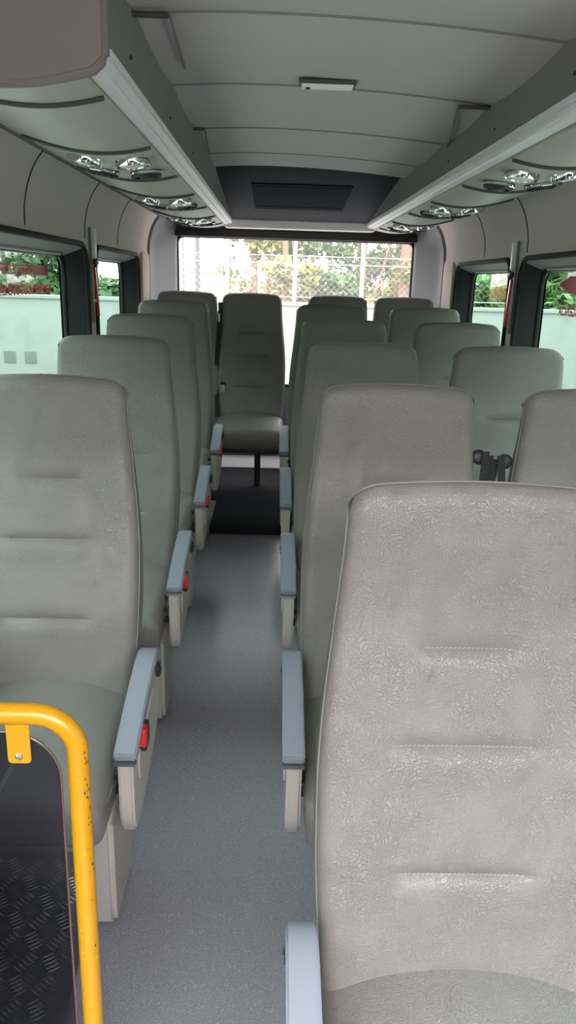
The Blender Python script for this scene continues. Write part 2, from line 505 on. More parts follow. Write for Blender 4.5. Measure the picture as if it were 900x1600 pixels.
# rear seat: belt down the left edge of the backrest
rs = SEATS['R', 1]
b = thing('seat_belt', None, None); b.parent = rs
pts = [bpos(-.205, .80, .0), bpos(-.215, .75, .012), bpos(-.226, .55, .012), bpos(-.232, .36, .012), bpos(-.226, .20, .012), Vector((-.222, -.03, .45))]
ribbon('webbing', pts, .03, .002, M['belt'], b, (1, 0, 0))
rbox('belt_guide', (.03, .03, .05), .006, bpos(-.213, .79, .0), M['hinge'], b)
rbox('belt_clip', (.012, .02, .10), .004, bpos(-.221, .69, .005), M['white'], b)
tg = rbox('belt_tongue', (.028, .008, .05), .003, bpos(-.188, .235, .022), M['metal'], b)
rbox('tongue_slot', (.010, .009, .012), .002, bpos(-.188, .232, .0235), M['hinge'], tg) if False else None
rbox('tongue_grip', (.032, .012, .022), .004, bpos(-.188, .268, .022), M['hinge'], b)

# ------------------------------------------------------------------ shell of the bus
XL, XR, XC = -.855, 1.125, .135
Y0, Y1 = -1.95, 5.80
YF = -.55          # front edge of the roof: the raked windscreen meets it here
def struct(o): o['kind'] = 'structure'; return o

# floor: sloping gently up to the rear, with raised tread grain near the middle
V = []; F = []
ny = 40
for j in range(ny + 1):
    y = Y0 + (Y1 - Y0) * j / ny
    for x in (XL - .02, XR + .02): V.append((x, y, min(fz(y), PLAT - .012)))
for j in range(ny): F.append((2 * j, 2 * j + 1, 2 * j + 3, 2 * j + 2))
base = len(V)
struct(pydata('floor', V, F, M['floor']))
# treads: low raised pips along the aisle part of the floor
V = []; F = []
y = 2.05
row = 0
while y < 3.15:
    x = -.30 + (.012 if row % 2 else 0)
    while x < .05:
        z = fz(y); a, bb, hh = .0075, .0035, .0008
        i0 = len(V)
        V += [(x - a, y - bb, z + .0002), (x + a, y - bb, z + .0002), (x + a, y + bb, z + .0002), (x - a, y + bb, z + .0002),
              (x - a * .7, y - bb * .4, z + hh), (x + a * .7, y - bb * .4, z + hh), (x + a * .7, y + bb * .4, z + hh), (x - a * .7, y + bb * .4, z + hh)]
        F += [(i0, i0 + 1, i0 + 5, i0 + 4), (i0 + 1, i0 + 2, i0 + 6, i0 + 5), (i0 + 2, i0 + 3, i0 + 7, i0 + 6), (i0 + 3, i0, i0 + 4, i0 + 7), (i0 + 4, i0 + 5, i0 + 6, i0 + 7)]
        x += .024
    y += .014; row += 1
tr = pydata('floor_tread', V, F, M['floor']); tr.parent = bpy.data.objects['floor']; tr['kind'] = 'stuff'
# rear platform: dark, one low step
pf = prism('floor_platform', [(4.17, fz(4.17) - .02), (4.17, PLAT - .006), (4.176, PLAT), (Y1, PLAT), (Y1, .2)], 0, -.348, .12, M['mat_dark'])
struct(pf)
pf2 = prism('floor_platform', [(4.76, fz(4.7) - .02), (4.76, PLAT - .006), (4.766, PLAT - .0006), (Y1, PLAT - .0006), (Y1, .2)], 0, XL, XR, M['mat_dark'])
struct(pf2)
# rear door sill strip; its pale colour stands in for daylight on it
struct(prism('trim_1', [(5.60, PLAT + .001), (5.66, PLAT + .055), (5.78, PLAT + .06), (5.78, PLAT + .001)], 0, XL + .05, XR - .05, M['seal'], None, .006))

def rrect(y0, y1, z0, z1, r, n=6):
    pts = []
    for (cy, cz, a0) in ((y1 - r, z1 - r, 0), (y0 + r, z1 - r, 90), (y0 + r, z0 + r, 180), (y1 - r, z0 + r, 270)):
        for k in range(n + 1):
            a = math.radians(a0 + 90 * k / n); pts.append((cy + r * math.cos(a), cz + r * math.sin(a)))
    return pts

def holed_sheet(name, outer, holes, to3, m, parent=None):
    b = bmesh.new()
    def loop(pts):
        vs = [b.verts.new(to3(p)) for p in pts]
        for i in range(len(vs)): b.edges.new((vs[i], vs[(i + 1) % len(vs)]))
    loop(outer)
    for h in holes: loop(h)
    bmesh.ops.triangle_fill(b, use_beauty=True, use_dissolve=False, edges=b.edges[:])
    return link(name, b, m, parent, smooth=False)

WIN = {'l': [(-.35, 1.10), (1.30, 3.62), (3.80, 4.97)], 'r': [(-.35, 1.35), (1.55, 3.68), (3.84, 4.99)]}
ZS, ZT, ZG = .84, 1.725, 1.685      # sill, top of the recess, top of the glass
ZW = 1.76                           # where the upper wall panels begin
nwin = 0
def side_wall(sd):
    global nwin
    xw = XL if sd == 'l' else XR; s = -1 if sd == 'l' else 1
    name = 'wall_left' if sd == 'l' else 'wall_right'
    holes = [rrect(a, b, ZS, ZT, .085) for a, b in WIN[sd]]
    outer = [(Y0, -.3), (Y1, -.3), (Y1, ZW), (YF, ZW), (Y0, .92)]
    w = struct(holed_sheet(name, outer, holes, lambda p: (xw, p[0], p[1]), M['wall']))
    # outer skin
    o2 = struct(holed_sheet(name + '_skin', outer, [rrect(a + .02, b - .02, ZS + .02, ZG, .07) for a, b in WIN[sd]], lambda p: (xw + s * .115, p[0], p[1]), M['frame_dark']))
    for (a, b) in WIN[sd]:
        nwin += 1
        h0 = rrect(a, b, ZS, ZT, .085); h1 = rrect(a + .012, b - .012, ZS + .02, ZG, .07)
        root = struct(thing('window_%d' % nwin, None, None))
        n = len(h0); V = [(xw, *p) for p in h0] + [(xw + s * .10, *p) for p in h1]
        Fd = []; Ft = []
        for i in range(n):
            f = (i, (i + 1) % n, n + (i + 1) % n, n + i)
            zm = (h0[i][1] + h0[(i + 1) % n][1]) / 2
            (Ft if zm > ZT - .012 else Fd).append(f)
        pydata('window_reveal', V, Fd, M['frame_dark'], root)
        pydata('reveal_top', V, Ft, M['reveal'], root)
        # recess lip: dark rounded frame on the wall face
        lip = [(xw - s * .004, *p) for p in rrect(a - .006, b + .006, ZS - .006, ZT + .006, .09)]
        tube('window_frame', lip, .012, M['frame_dark'], root, 8, closed=True)
        g1 = rrect(a + .012, b - .012, ZS + .02, ZG, .07)
        tube('rubber_seal', [(xw + s * .098, *p) for p in g1], .012, M['rubber'], root, 8, closed=True)
        tube('pale_seal', [(xw + s * .088, y, ZG + .003) for y in (a + .09, b - .09)], .008, M['seal'], root, 8)
        V, F = [], []
        m_ = len(g1); V = [(xw + s * .100, *p) for p in g1] + [(xw + s * .104, *p) for p in g1]
        F = [list(range(m_))]
        pydata('pane', V[:m_], F, M['glass_side'], root, smooth=False)
    # upper panels: leaning inwards, split at the seams
    prof = smooth_tab([(xw, ZW - .005), (xw - s * .004, 1.83), (xw - s * .03, 1.92), (xw - s * .075, 1.99), (xw - s * .15, 2.06), (xw - s * .30, 2.13)], 30)
    brk = [YF, .2, .9, 1.9, 2.78, 3.63, 4.37, 5.36]
    for a, b in zip(brk, brk[1:]):
        poly = prof + [(x + s * .012, z) for x, z in reversed(prof)]
        prism('wall_panel', poly, 1, a + .004, b - .004, M['wall'], w, .003, 1)
    for y in brk[1:-1]:
        tube('panel_seam', [(x - s * .0005, y, z) for x, z in prof], .0026, M['rib'], w, 6)
    back = [(x + s * .010, z) for x, z in prof]
    prism('seam_backing', back + [(x + s * .006, z) for x, z in reversed(back)], 1, YF, Y1, M['rubber'], w)
    # rear quarter trim next to the corner: a raised pillar cover
    prism('pillar_cover', rr_poly(5.06, 5.34, .70, 1.75, .03), 0, *sorted((xw - s * .002, xw - s * .016)), M['wall'], w, .006, 2)
    # sill ledge / lower lining
    prism('sill_ledge', [(xw - s * .001, .83), (xw - s * .012, .82), (xw - s * .014, .70), (xw - s * .012, .05), (xw - s * .001, .02)], 1, Y0, Y1 - .02, M['walllow'], w, .006)
def rr_poly(a, b, c, d, r): return rrect(a, b, c, d, r)
side_wall('l'); side_wall('r')

# rear wall with the big window
RY = 5.80
def rear_halfwidth(z): return .845
zr0, zr1 = .85, 1.892
holes = [[(x, z) for x, z in rrect(XC - .848, XC + .848, zr0, zr1, .05)]]
wr = struct(holed_sheet('wall_rear', [(XL - .12, .1), (XR + .12, .1), (XR + .12, 2.3), (XL - .12, 2.3)], holes, lambda p: (p[0], RY, p[1]), M['pillar']))
root = struct(thing('window_%d' % (nwin + 1), None, None))
g = rrect(XC - .85, XC + .85, zr0 - .002, zr1 + .002, .05)
pydata('pane', [(x, RY + .03, z) for x, z in g], [list(range(len(g)))], M['glass_rear'], root, smooth=False)
tube('rubber_seal', [(x, RY + .01, z) for x, z in g], .016, M['rubber'], root, 8, closed=True)
prism('header_strip', [(RY - .07, zr1 - .004), (RY - .07, zr1 + .045), (RY - .002, zr1 + .05), (RY - .002, zr1 - .004)], 0, XL + .08, XR - .08, M['rubber'], root, .004)
# corner pillars: lean-in covers between the side walls and the rear glass
LEAN = [(.3, 0), (1.76, 0), (1.83, .004), (1.92, .03), (1.99, .075), (2.06, .15), (2.13, .22)]
for s, xw in ((-1, XL), (1, XR)):
    xin = XC + s * .848
    V, F = [], []
    for z, d in LEAN:
        ring = [(xw + s * .10, 5.37), (xw + s * .006, 5.37), (xw - s * .012, 5.385), (xw - s * .012, 5.46), (xw - s * .028, 5.58), (xin + s * .012, 5.74), (xin, 5.77), (xin, 5.798), (xw + s * .10, 5.798)]
        for k, (x, y) in enumerate(ring):
            lean = -s * d * (1 if k < 5 else .5 if k < 6 else .25)
            V.append((x + lean, y, z))
    n = 9
    for j in range(len(LEAN) - 1):
        for k in range(n): F.append((j * n + k, j * n + (k + 1) % n, (j + 1) * n + (k + 1) % n, (j + 1) * n + k))
    pydata('corner_pillar', V, F, M['pillar'], wr)

# front end: windscreen wall ahead of the driver, behind the camera
wf = struct(prism('wall_front', [(Y0 - .05, -.3), (Y0, -.3), (Y0, .92), (Y0 - .05, .92)], 0, XL - .12, XR + .12, M['pillar']))
root = struct(thing('window_%d' % (nwin + 2), None, None))
V = [(XL - .02, Y0 - .02, .93), (XR + .02, Y0 - .02, .93), (XR - .05, YF - .01, 1.80), (XL + .05, YF - .01, 1.80)]
pydata('pane', V, [(0, 1, 2, 3)], M['glass_front'], root, smooth=False)
tube('rubber_seal', V, .02, M['rubber'], root, 8, closed=True)
struct(prism('trim_7', [(Y0 + .01, -.1), (Y0 + .5, -.1), (Y0 + .5, .75), (Y0 + .42, .88), (Y0 + .01, .91)], 0, XL + .02, XR - .02, M['frame_dark'], None, .02))

# ceiling: padded fabric panels
SEAM = [YF, -.1, .4, 1.2, 1.83, 2.44, 3.09, 3.66, 4.05]
V = []; F = []
xs = [-.44 + 1.18 * i / 24 for i in range(25)]
ys = []
for a, b in zip(SEAM, SEAM[1:]):
    ys += [a + (b - a) * t for t in (0, .01, .04, .1, .2, .35, .5, .65, .8, .9, .96, .99)]
ys.append(SEAM[-1])
def ceil_z(x, y):
    z = CZ + .537 - .034 * (max(0, x + .05) / .65) ** 2 - .01 * (min(0, x + .05) / .25) ** 2
    for a, b in zip(SEAM, SEAM[1:]):
        if a <= y <= b:
            t = (y - a) / (b - a)
            z += -.018 * math.sin(PI * min(1, t)) ** .7
    if y > 3.7: z -= 0.
    return z
for y in ys:
    for x in xs: V.append((x, y, ceil_z(x, y)))
n = len(xs)
for j in range(len(ys) - 1):
    for i in range(n - 1): F.append((j * n + i, j * n + i + 1, (j + 1) * n + i + 1, (j + 1) * n + i))
cl = struct(pydata('ceiling', V, F, M['ceiling']))
# roof above (keeps daylight out)
struct(prism('roof', [(XL - .13, 1.70), (XL - .10, 2.12), (XL + .2, 2.27), (XC, 2.30), (XR - .2, 2.27), (XR + .10, 2.12), (XR + .13, 1.70), (XR + .16, 1.70), (XR + .13, 2.15), (XR - .2, 2.31), (XC, 2.35), (XL + .2, 2.31), (XL - .13, 2.15), (XL - .16, 1.70)], 1, YF - .03, Y1 + .05, M['white']))
for y in SEAM[1:-1]:
    tube('ceiling_seam', [(x, y, ceil_z(x, y) - .001) for x in xs], .0045, M['rackside'], cl, 6)
# fabric edge strips by the racks (overlapping trim with dark gaps)
def bracket(pts, r, parent): tube('ceiling_bracket', pts, r, M['rubber'], parent, 6)

def trim_bit(i, x0, x1, y, ya, ydn):
    root = struct(thing('trim_%d' % i, None, None))
    s = 1 if x1 > x0 else -1
    z = lambda x, y: ceil_z(x, y) - .012
    rbox('trim_bar', (abs(x1 - x0), .016, .010), .004, ((x0 + x1) / 2, y, z((x0 + x1) / 2, y)), M['rib'], root)
    tube('trim_edge', [(x0, y + .01, z(x0, y)), ((x0 + ydn) / 2, (y + ya) / 2, z((x0 + ydn) / 2, (y + ya) / 2)), (ydn, ya, z(ydn, ya))], .0035, M['rackside'], root, 6)
trim_bit(2, .51, .62, 2.43, 3.0, .60)
trim_bit(3, -.265, -.32, 2.98, 3.5, -.29)
trim_bit(4, -.23, -.32, 1.79, 2.15, -.24)

# dark sloping panel ahead of the rear window
bk = struct(prism('trim_5', [(4.00, CZ + .530), (4.10, CZ + .505), (5.42, CZ + .386), (5.50, CZ + .392), (5.50, CZ + .60), (4.00, CZ + .60)], 0, -.42, .72, M['bulk'], None, .006))
# the vent lies in the slope
def slope_pt(x, t, off):      # t along the slope from front (0) to rear (1)
    y = 4.10 + (5.42 - 4.10) * t; z = CZ + .505 + (.386 - .505) * t
    n = Vector((0, -(.119), -1.32)).normalized()
    return Vector((x, y, z)) + n * off
vr = thing('vent_grille', None, None); vr.parent = bk
def slope_box(name, x0, x1, t0, t1, off0, off1, m, parent):
    P = [(x0, t0), (x1, t0), (x1, t1), (x0, t1)]
    V = [slope_pt(x, t, off0) for x, t in P] + [slope_pt(x, t, off1) for x, t in P]
    return pydata(name, V, [(0, 1, 2, 3), (4, 5, 6, 7), (0, 1, 5, 4), (1, 2, 6, 5), (2, 3, 7, 6), (3, 0, 4, 7)], m, parent, smooth=False)
slope_box('vent_plate', -.14, .39, .16, .68, -.002, .006, M['vent'], vr)
for k in range(2):
    t = .19 + .42 * k
    slope_box('vent_slat', -.125, .375, t, t + .02, .006, .008, M['vent'], vr)
# pale header beam under it
struct(prism('trim_6', [(5.47, CZ + .338), (5.43, CZ + .386), (5.52, CZ + .395), (5.79, CZ + .39), (5.79, CZ + .345)], 0, -.36, .66, M['beige'], None, .006))

# ------------------------------------------------------------------ luggage racks
RYS, RYE = 1.52, 5.46
RZ = CZ + .363
def rack_profile(q):       # bulging underside, q measured outwards from the inner edge
    return RZ - .004 - .038 * math.sin(PI * min(1, q / .42) ** .95) + .012 * (q / .40)

def make_rack(s, xin, label):
    root = thing('luggage_rack', label, 'luggage rack', (xin, RYS, RZ), 'overhead luggage racks')
    def X(q): return s * q
    off = Vector((xin, RYS, RZ))
    def loc(o):
        o.data.transform(Matrix.Translation(-off)); return o
    def xz(pts): return [(xin + s * q, z) for q, z in pts]
    under = [(q, rack_profile(q)) for q in [.048 + .352 * k / 16 for k in range(17)]]
    wall_end = [(.42, rack_profile(.42) + .004), (.54, RZ + .04), (.42, RZ + .14), (.30, RZ + .19), (.0, RZ + .19)]
    loc(prism('rack_body', xz([(.0, RZ + .012), (.048, RZ + .004)] + [(q, z + .012) for q, z in under[1:]] + wall_end), 1, RYS + .02, RYE, M['rackside'], root))
    # rounded end panel towards the driver
    lip = [(q, rack_profile(q) - .012) for q in [.0 + .41 * k / 18 for k in range(19)]]
    loc(prism('end_panel', xz([(-.002, RZ + .0)] + lip[1:] + [(.50, RZ + .03), (.45, RZ + .16), (.30, RZ + .195), (-.002, RZ + .195)]), 1, RYS - .012, RYS + .022, M['rackend'], root, .009, 3))
    # extruded aluminium rail along the inner lower edge
    rail = [(-.003, RZ + .022), (-.003, RZ + .016), (.0, RZ + .014), (-.003, RZ + .012), (-.003, RZ + .006), (.001, RZ + .004), (-.002, RZ + .001), (.004, RZ - .004),
            (.014, RZ - .006), (.016, RZ - .003), (.019, RZ - .003), (.021, RZ - .008), (.046, RZ - .012), (.05, RZ - .008), (.05, RZ + .003), (.008, RZ + .012), (.004, RZ + .022)]
    loc(prism('rail', xz(rail), 1, RYS + .022, RYE + .01, M['alu'], root))
    ribs = [1.72, 2.32, 2.92, 3.50, 4.08, 4.64, 5.2]
    cuts = [RYS + .022] + ribs + [RYE]
    for i, (a, b) in enumerate(zip(cuts, cuts[1:])):
        module = i in (2, 4, 6)
        nm = 'service_panel' if module else 'bottom_panel'
        poly = xz(under + [(q, z + .009) for q, z in reversed(under)])
        pn = loc(prism(nm, poly, 1, a + .004, b - .004, M['rackpan'], root, .002, 1))
        if module:
            mid = (a + b) / 2
            for kk, (q, dy, kind) in enumerate(((.13, -.13, 'reading_light'), (.27, -.13, 'reading_light'), (.13, .12, 'air_vent'), (.27, .12, 'air_vent'))):
                z = rack_profile(q); e = .01
                slope = (rack_profile(q + e) - rack_profile(q - e)) / (2 * e)
                ang = math.atan(slope) * -s
                mt = Matrix.Translation((xin + s * q, mid + dy, z)) @ Matrix.Rotation(ang, 4, 'Y')
                R = .052
                if kind == 'air_vent':
                    o = loc(lathe('air_vent', [(R, .006), (R, -.010), (R * .9, -.018), (R * .78, -.018), (R * .74, -.008), (R * .5, -.010), (R * .42, -.020), (R * .2, -.022), (.002, -.022)], M['hinge'], pn, 28, mt))
                    loc(lathe('vent_ring', [(R * 1.05, -.002), (R * 1.05, -.009), (R * .98, -.011), (R * .98, -.002)], M['chrome'], o, 28, mt))
                else:
                    o = loc(lathe('reading_light', [(R, .006), (R, -.010), (R * .92, -.018), (R * .8, -.018), (R * .76, -.012), (.002, -.008)], M['chrome'], pn, 28, mt))
                    loc(lathe('light_lens', [(R * .72, -.009), (R * .7, -.015), (R * .4, -.019), (.002, -.02)], M['white'], o, 24, mt))
    for y in ribs:
        rp = [(xin + s * q, y, rack_profile(q) - .002) for q in [.05 + .35 * k / 14 for k in range(15)]]
        loc(tube('rib', rp, .0065, M['rib'], root, 8))
    # wall edge bead
    loc(tube('edge_bead', [(xin + s * .402, RYS + .02, rack_profile(.40) + .004), (xin + s * .402, RYE, rack_profile(.40) + .004)], .006, M['rackpan'], root, 6))
    for y in (1.75, 2.35, 2.95, 3.9, 4.7):
        mt = Matrix.Translation((xin - s * .001, y, RZ + .06)) @ Matrix.Rotation(-s * PI / 2, 4, 'Y')
        loc(lathe('screw', [(.004, 0), (.004, .002), (.002, .003)], M['screw'], root, 10, mt))
    mt = Matrix.Translation((xin + s * .195, RYS - .012, RZ + .085)) @ Matrix.Rotation(PI / 2, 4, 'X')
    loc(lathe('screw', [(.006, -.001), (.006, .002), (.003, .004)], M['screw'], root, 10, mt))
    return root
make_rack(-1, -.305, 'grey overhead luggage rack along the left wall, its flat end panel facing the front')
rk = make_rack(1, .600, 'grey overhead luggage rack along the right wall, running out of the frame')

# ------------------------------------------------------------------ small things on the ceiling and walls
lamp = thing('ceiling_lamp', 'slim white ceiling lamp with dark surround and black switch', 'lamp', (.125, 2.31, ceil_z(.125, 2.31) - .004))
rbox('lamp_surround', (.155, .058, .012), .005, (0, 0, -.004), M['rib'], lamp, k=3)
rbox('lamp_lens', (.140, .040, .016), .007, (.0, .0, -.009), M['white'], lamp)
mt = Matrix.Translation((-.052, -.004, -.017))
lathe('lamp_switch', [(.007, .004), (.007, -.002), (.005, -.004)], M['hinge'], lamp, 14, mt)

def hammer(s, xw, y, label):
    root = thing('emergency_hammer', label, 'hammer', (xw, y, 1.55), 'emergency hammers')
    x = -s * .02
    rbox('holder', (.02, .03, .13), .006, (x, 0, .19), M['white'], root)
    rbox('hammer_head', (.02, .05, .025), .006, (x - s * .006, 0, .11), M['hinge'], root)
    V, F = rounded_box(.012, .02, .22, .005, 3)
    o = pydata('handle', V, F, M['red'], root); o.location = (x - s * .004, 0, -.02); o.rotation_euler = (0, s * .05, 0)
    rbox('lower_clip', (.018, .03, .015), .005, (x + s * .004, 0, -.06), M['white'], root)
    rbox('back_plate', (.006, .035, .42), .003, (-s * .006, 0, .05), M['reveal'], root)
hammer(-1, XL, 3.715, 'red handled emergency hammer in white holder on the left window pillar')
hammer(1, XR, 3.76, 'red handled emergency hammer in white holder on the right window pillar')

def lettering(s, xg, y_end, label):
    """red film on the glass, meant to be read from outside: mirrored seen from inside"""
    root = thing('emergency_exit_sticker', label, 'sticker', (xg, y_end, 1.6))
    def text(txt, size, y, z):
        cu = bpy.data.curves.new('lettering', 'FONT'); cu.body = txt; cu.size = size; cu.extrude = .0004
        cu.offset = size * .018
        o = bpy.data.objects.new('lettering', cu); COL.objects.link(o)
        dg = bpy.context.evaluated_depsgraph_get(); dg.update()
        me = bpy.data.meshes.new_from_object(o.evaluated_get(dg))
        bpy.data.objects.remove(o)
        w = max(v.co.x for v in me.vertices)
        for v in me.vertices:
            tx, ty, tz = v.co
            # reader outside looks at the glass: on the left wall they see +y on the left... start of text sits at the rear end
            yy = -tx if s < 0 else -(w - tx)
            if s > 0: yy = -w + tx
            v.co = (tz, yy + y, ty + z)
        me.materials.clear()
        link('lettering', me, M['redtext'], root, smooth=False)
        return w
    if s < 0:
        rbox('arrow_bar', (.001, .20, .040), .0004, (0, -.14, .015), M['redtext'], root)
        text('SAIDA DE EMERGENCIA', .052, -.26, -.003)
        text('ROMPA EM CASO DE EMERGENCIA', .052, .0, -.075)
    else:
        V = [(0, .0, .02), (0, -.12, .055), (0, -.5, .055), (0, -.5, -.015), (0, -.12, -.015)]
        pydata('arrow_bar', [(-.0005, y, z) for _, y, z in V] + [(.0005, y, z) for _, y, z in V], [(0, 1, 2, 3, 4), (9, 8, 7, 6, 5)] + [(i, (i + 1) % 5, 5 + (i + 1) % 5, 5 + i) for i in range(5)], M['redtext'], root, smooth=False)
        text('ROMPA EM CASO DE EMERGENCIA', .052, -.03, -.105)
lettering(-1, XL - .097, 3.40, 'red lettering on the left side window glass, read from outside')
lettering(1, XR + .097, 3.44, 'red lettering and arrow on the right side window glass, read from outside')

# ------------------------------------------------------------------ yellow rail, smoked panel, tread plate
RX, RYY, RT = -.270, .965, 1.003
R0 = .0155
rail = thing('handrail', 'bright yellow tubular handrail with chipped paint guarding the doorway', 'handrail', (RX, RYY, fz(RYY)))
zb = fz(RYY)
pts = [(-.62, 0, RT - zb)]
pts += [(-.62 + .55 * k / 6, 0, RT - zb) for k in range(1, 6)]
rb = .06
for k in range(11):
    a = PI / 2 * k / 10; pts.append((-rb + rb * math.sin(a), 0, RT - zb - rb + rb * math.cos(a)))
pts += [(.0, 0, (RT - zb - rb) * (1 - k / 8)) for k in range(1, 9)]
V, F = tube_geo(pts, R0, 20)
pydata('rail_tube', V, F, M['yellow'], rail)
tube('rail_tube', [(-.62, 0, RT - zb), (-.62, 0, 0)], R0, M['yellow'], rail, 16)
for x in (0, -.62): lathe('foot_flange', [(.045, 0), (.045, .006), (.02, .01), (.018, .02)], M['yellow'], rail, 24, Matrix.Translation((x, 0, 0)))
tab = prism('mounting_tab', rrect(-.099, -.066, RT - zb - .078, RT - zb, .006), 1, -.006, -.002, M['yellow'], rail, .001)
lathe('bolt', [(.0055, -.002), (.0055, .002), (.003, .005)], M['metal'], tab, 14, Matrix.Translation((-.083, -.006, RT - zb - .066)) @ Matrix.Rotation(PI / 2, 4, 'X'))
# paint chips on the tube
V = []; F = []
rnd = random.Random(3)
for k in range(26):
    z = (RT - zb) - abs(rnd.gauss(.0, .16)) - .05; a = rnd.uniform(-.9, -.2); sz = rnd.uniform(.0008, .0022)
    if z < .3: continue
    c = Vector((R0 * 1.003 * math.cos(a), R0 * 1.003 * math.sin(a), z)); i0 = len(V)
    t = Vector((-math.sin(a), math.cos(a), 0))
    for q in range(6):
        an = 2 * PI * q / 6; V.append(c + t * math.cos(an) * sz * rnd.uniform(.6, 1.2) + Vector((0, 0, 1)) * math.sin(an) * sz * 1.6 * rnd.uniform(.6, 1.2))
    F.append(tuple(range(i0, i0 + 6)))
ch = pydata('paint_chip', V, F, M['chip'], rail); ch['kind'] = 'stuff'

pan = thing('guard_panel', 'smoked see-through guard panel fixed inside the yellow handrail', 'panel', (RX, RYY, fz(RYY)))
pp = rrect(-.585, -.028, .12, RT - zb - .032, .075, 10)
prism('smoked_sheet', pp, 1, .0015, .0055, M['smoke'], pan)
tube('panel_edge', [(x, .0035, z) for x, z in pp], .0022, M['smoke_edge'], pan, 6, closed=True)
for zz in (): rbox('panel_clip', (.02, .008, .03), .002, (-.023, .0035, zz), M['hinge'], pan)

# tread plate on the floor by the door
V = []; F = []
px0, px1, py0, py1 = XL + .04, -.42, .2, 1.75
def pz(y): return fz(y) + .004
V += [(px0, py0, pz(py0)), (px1, py0, pz(py0)), (px1, py1, pz(py1)), (px0, py1, pz(py1)), (px0, py0, pz(py0) - .004), (px1, py0, pz(py0) - .004), (px1, py1, pz(py1) - .004), (px0, py1, pz(py1) - .004)]
F += [(0, 1, 2, 3), (0, 4, 5, 1), (1, 5, 6, 2), (2, 6, 7, 3), (3, 7, 4, 0)]
PV, PF = V, F
V, F = [], []
i = 0
y = py0 + .05
while y < py1 - .04:
    x = px0 + .04; j = 0
    while x < px1 - .03:
        an = math.radians(35 if (i + j) % 2 else -35)
        for k in range(5):
            d = (k - 2) * .011
            cx, cy = x - math.sin(an) * d, y + math.cos(an) * d
            a = Vector((math.cos(an), math.sin(an), 0)) * .017; bb = Vector((-math.sin(an), math.cos(an), 0)) * .0028
            c = Vector((cx, cy, pz(cy) + .0002)); up = Vector((0, 0, .002)); i0 = len(V)
            V += [c - a, c - bb, c + a, c + bb, c - a * .6 + up, c - bb * .3 + up, c + a * .6 + up, c + bb * .3 + up]
            F += [(i0, i0 + 1, i0 + 5, i0 + 4), (i0 + 1, i0 + 2, i0 + 6, i0 + 5), (i0 + 2, i0 + 3, i0 + 7, i0 + 6), (i0 + 3, i0, i0 + 4, i0 + 7), (i0 + 4, i0 + 5, i0 + 6, i0 + 7)]
        x += .058; j += 1
    y += .058; i += 1
tp = pydata('tread_plate', PV, PF, M['plate'], smooth=False)
pydata('raised_tread', V, F, M['tread'], tp, smooth=False)
tag(tp, 'dark chequered metal tread plate on the floor behind the smoked panel', 'floor plate')

# ------------------------------------------------------------------ outdoors
GZ = -.80
struct(pydata('ground', [(-60, -25, GZ), (60, -25, GZ), (60, 120, GZ), (-60, 120, GZ)], [(0, 1, 2, 3)], M['asphalt'], smooth=False))
def bwall(name, x0, x1, y0, y1, top, m, label, cat='wall'):
    root = thing(name, label, cat, ((x0 + x1) / 2, (y0 + y1) / 2, GZ))
    sx, sy, h = x1 - x0, y1 - y0, top - GZ
    rbox('wall_body', (sx, sy, h), .01, (0, 0, h / 2), m, root)
    rbox('coping', (sx + .06, sy + .06, .06), .01, (0, 0, h + .02), m, root)
    return root

WY = 13.0
wl = bwall('boundary_wall', -16, 18, WY, WY + .2, 1.60 - .372, M['concrete'], 'long pale boundary wall standing across the yard behind the bus')
for x in (-4.38, -4.04, 1.9):
    rbox('wall_vent', (.19, .03, .19), .004, (x - 1, -.1, .27 - GZ), M['hole'], wl)

def leaf_cloud(n, blobs, size, rnd, V, F):
    tot = sum(b[1][0] * b[1][1] * b[1][2] for b in blobs)
    for c, r in blobs:
        k = max(6, int(n * (r[0] * r[1] * r[2]) / tot))
        for _ in range(k):
            d = Vector((rnd.gauss(0, 1), rnd.gauss(0, 1), rnd.gauss(0, 1))).normalized() * (rnd.random() ** .45)
            p = Vector((c[0] + d.x * r[0], c[1] + d.y * r[1], c[2] + d.z * r[2]))
            u = Vector((rnd.gauss(0, 1), rnd.gauss(0, 1), rnd.gauss(0, .6))).normalized(); w = u.orthogonal().normalized()
            w = (w + u.cross(w) * rnd.uniform(-1, 1)).normalized()
            s1 = size * rnd.uniform(.6, 1.3); s2 = s1 * rnd.uniform(.35, .6); i0 = len(V)
            V += [p - u * s1, p - w * s2 + u * s1 * .1, p + u * s1, p + w * s2]
            F.append((i0, i0 + 1, i0 + 2, i0 + 3))

def tree(name, x, y, h, r, blobs, leaves, size, leafm, barkm, label, group, seed, lean=0.):
    rnd = random.Random(seed)
    root = thing(name, label, 'tree', (x, y, GZ), group)
    n = 9
    pts = [(lean * (k / n) ** 1.5 + rnd.uniform(-.03, .03) * k / n, rnd.uniform(-.05, .05), h * k / n) for k in range(n + 1)]
    tube('trunk', pts, [r * (1 - .6 * k / n) for k in range(n + 1)], barkm, root, 10)
    V, F = [], []
    leaf_cloud(leaves, blobs, size, rnd, V, F)
    cr = pydata('crown', V, F, leafm, root, smooth=False)
    bv, bf = [], []
    for c, rr in blobs[:14]:
        z0 = max(.3 * h, c[2] - .8 * rr[2] - .5); t = min(1, z0 / h)
        a = Vector((lean * t ** 1.5, 0, z0)); b_ = Vector(c)
        tube_geo([a, (a + b_) / 2 + Vector((0, 0, .15)), b_], [r * .3, r * .2, r * .08], 5, V=bv, F=bf)
    if bv: pydata('branches', bv, bf, barkm, root)
    return root

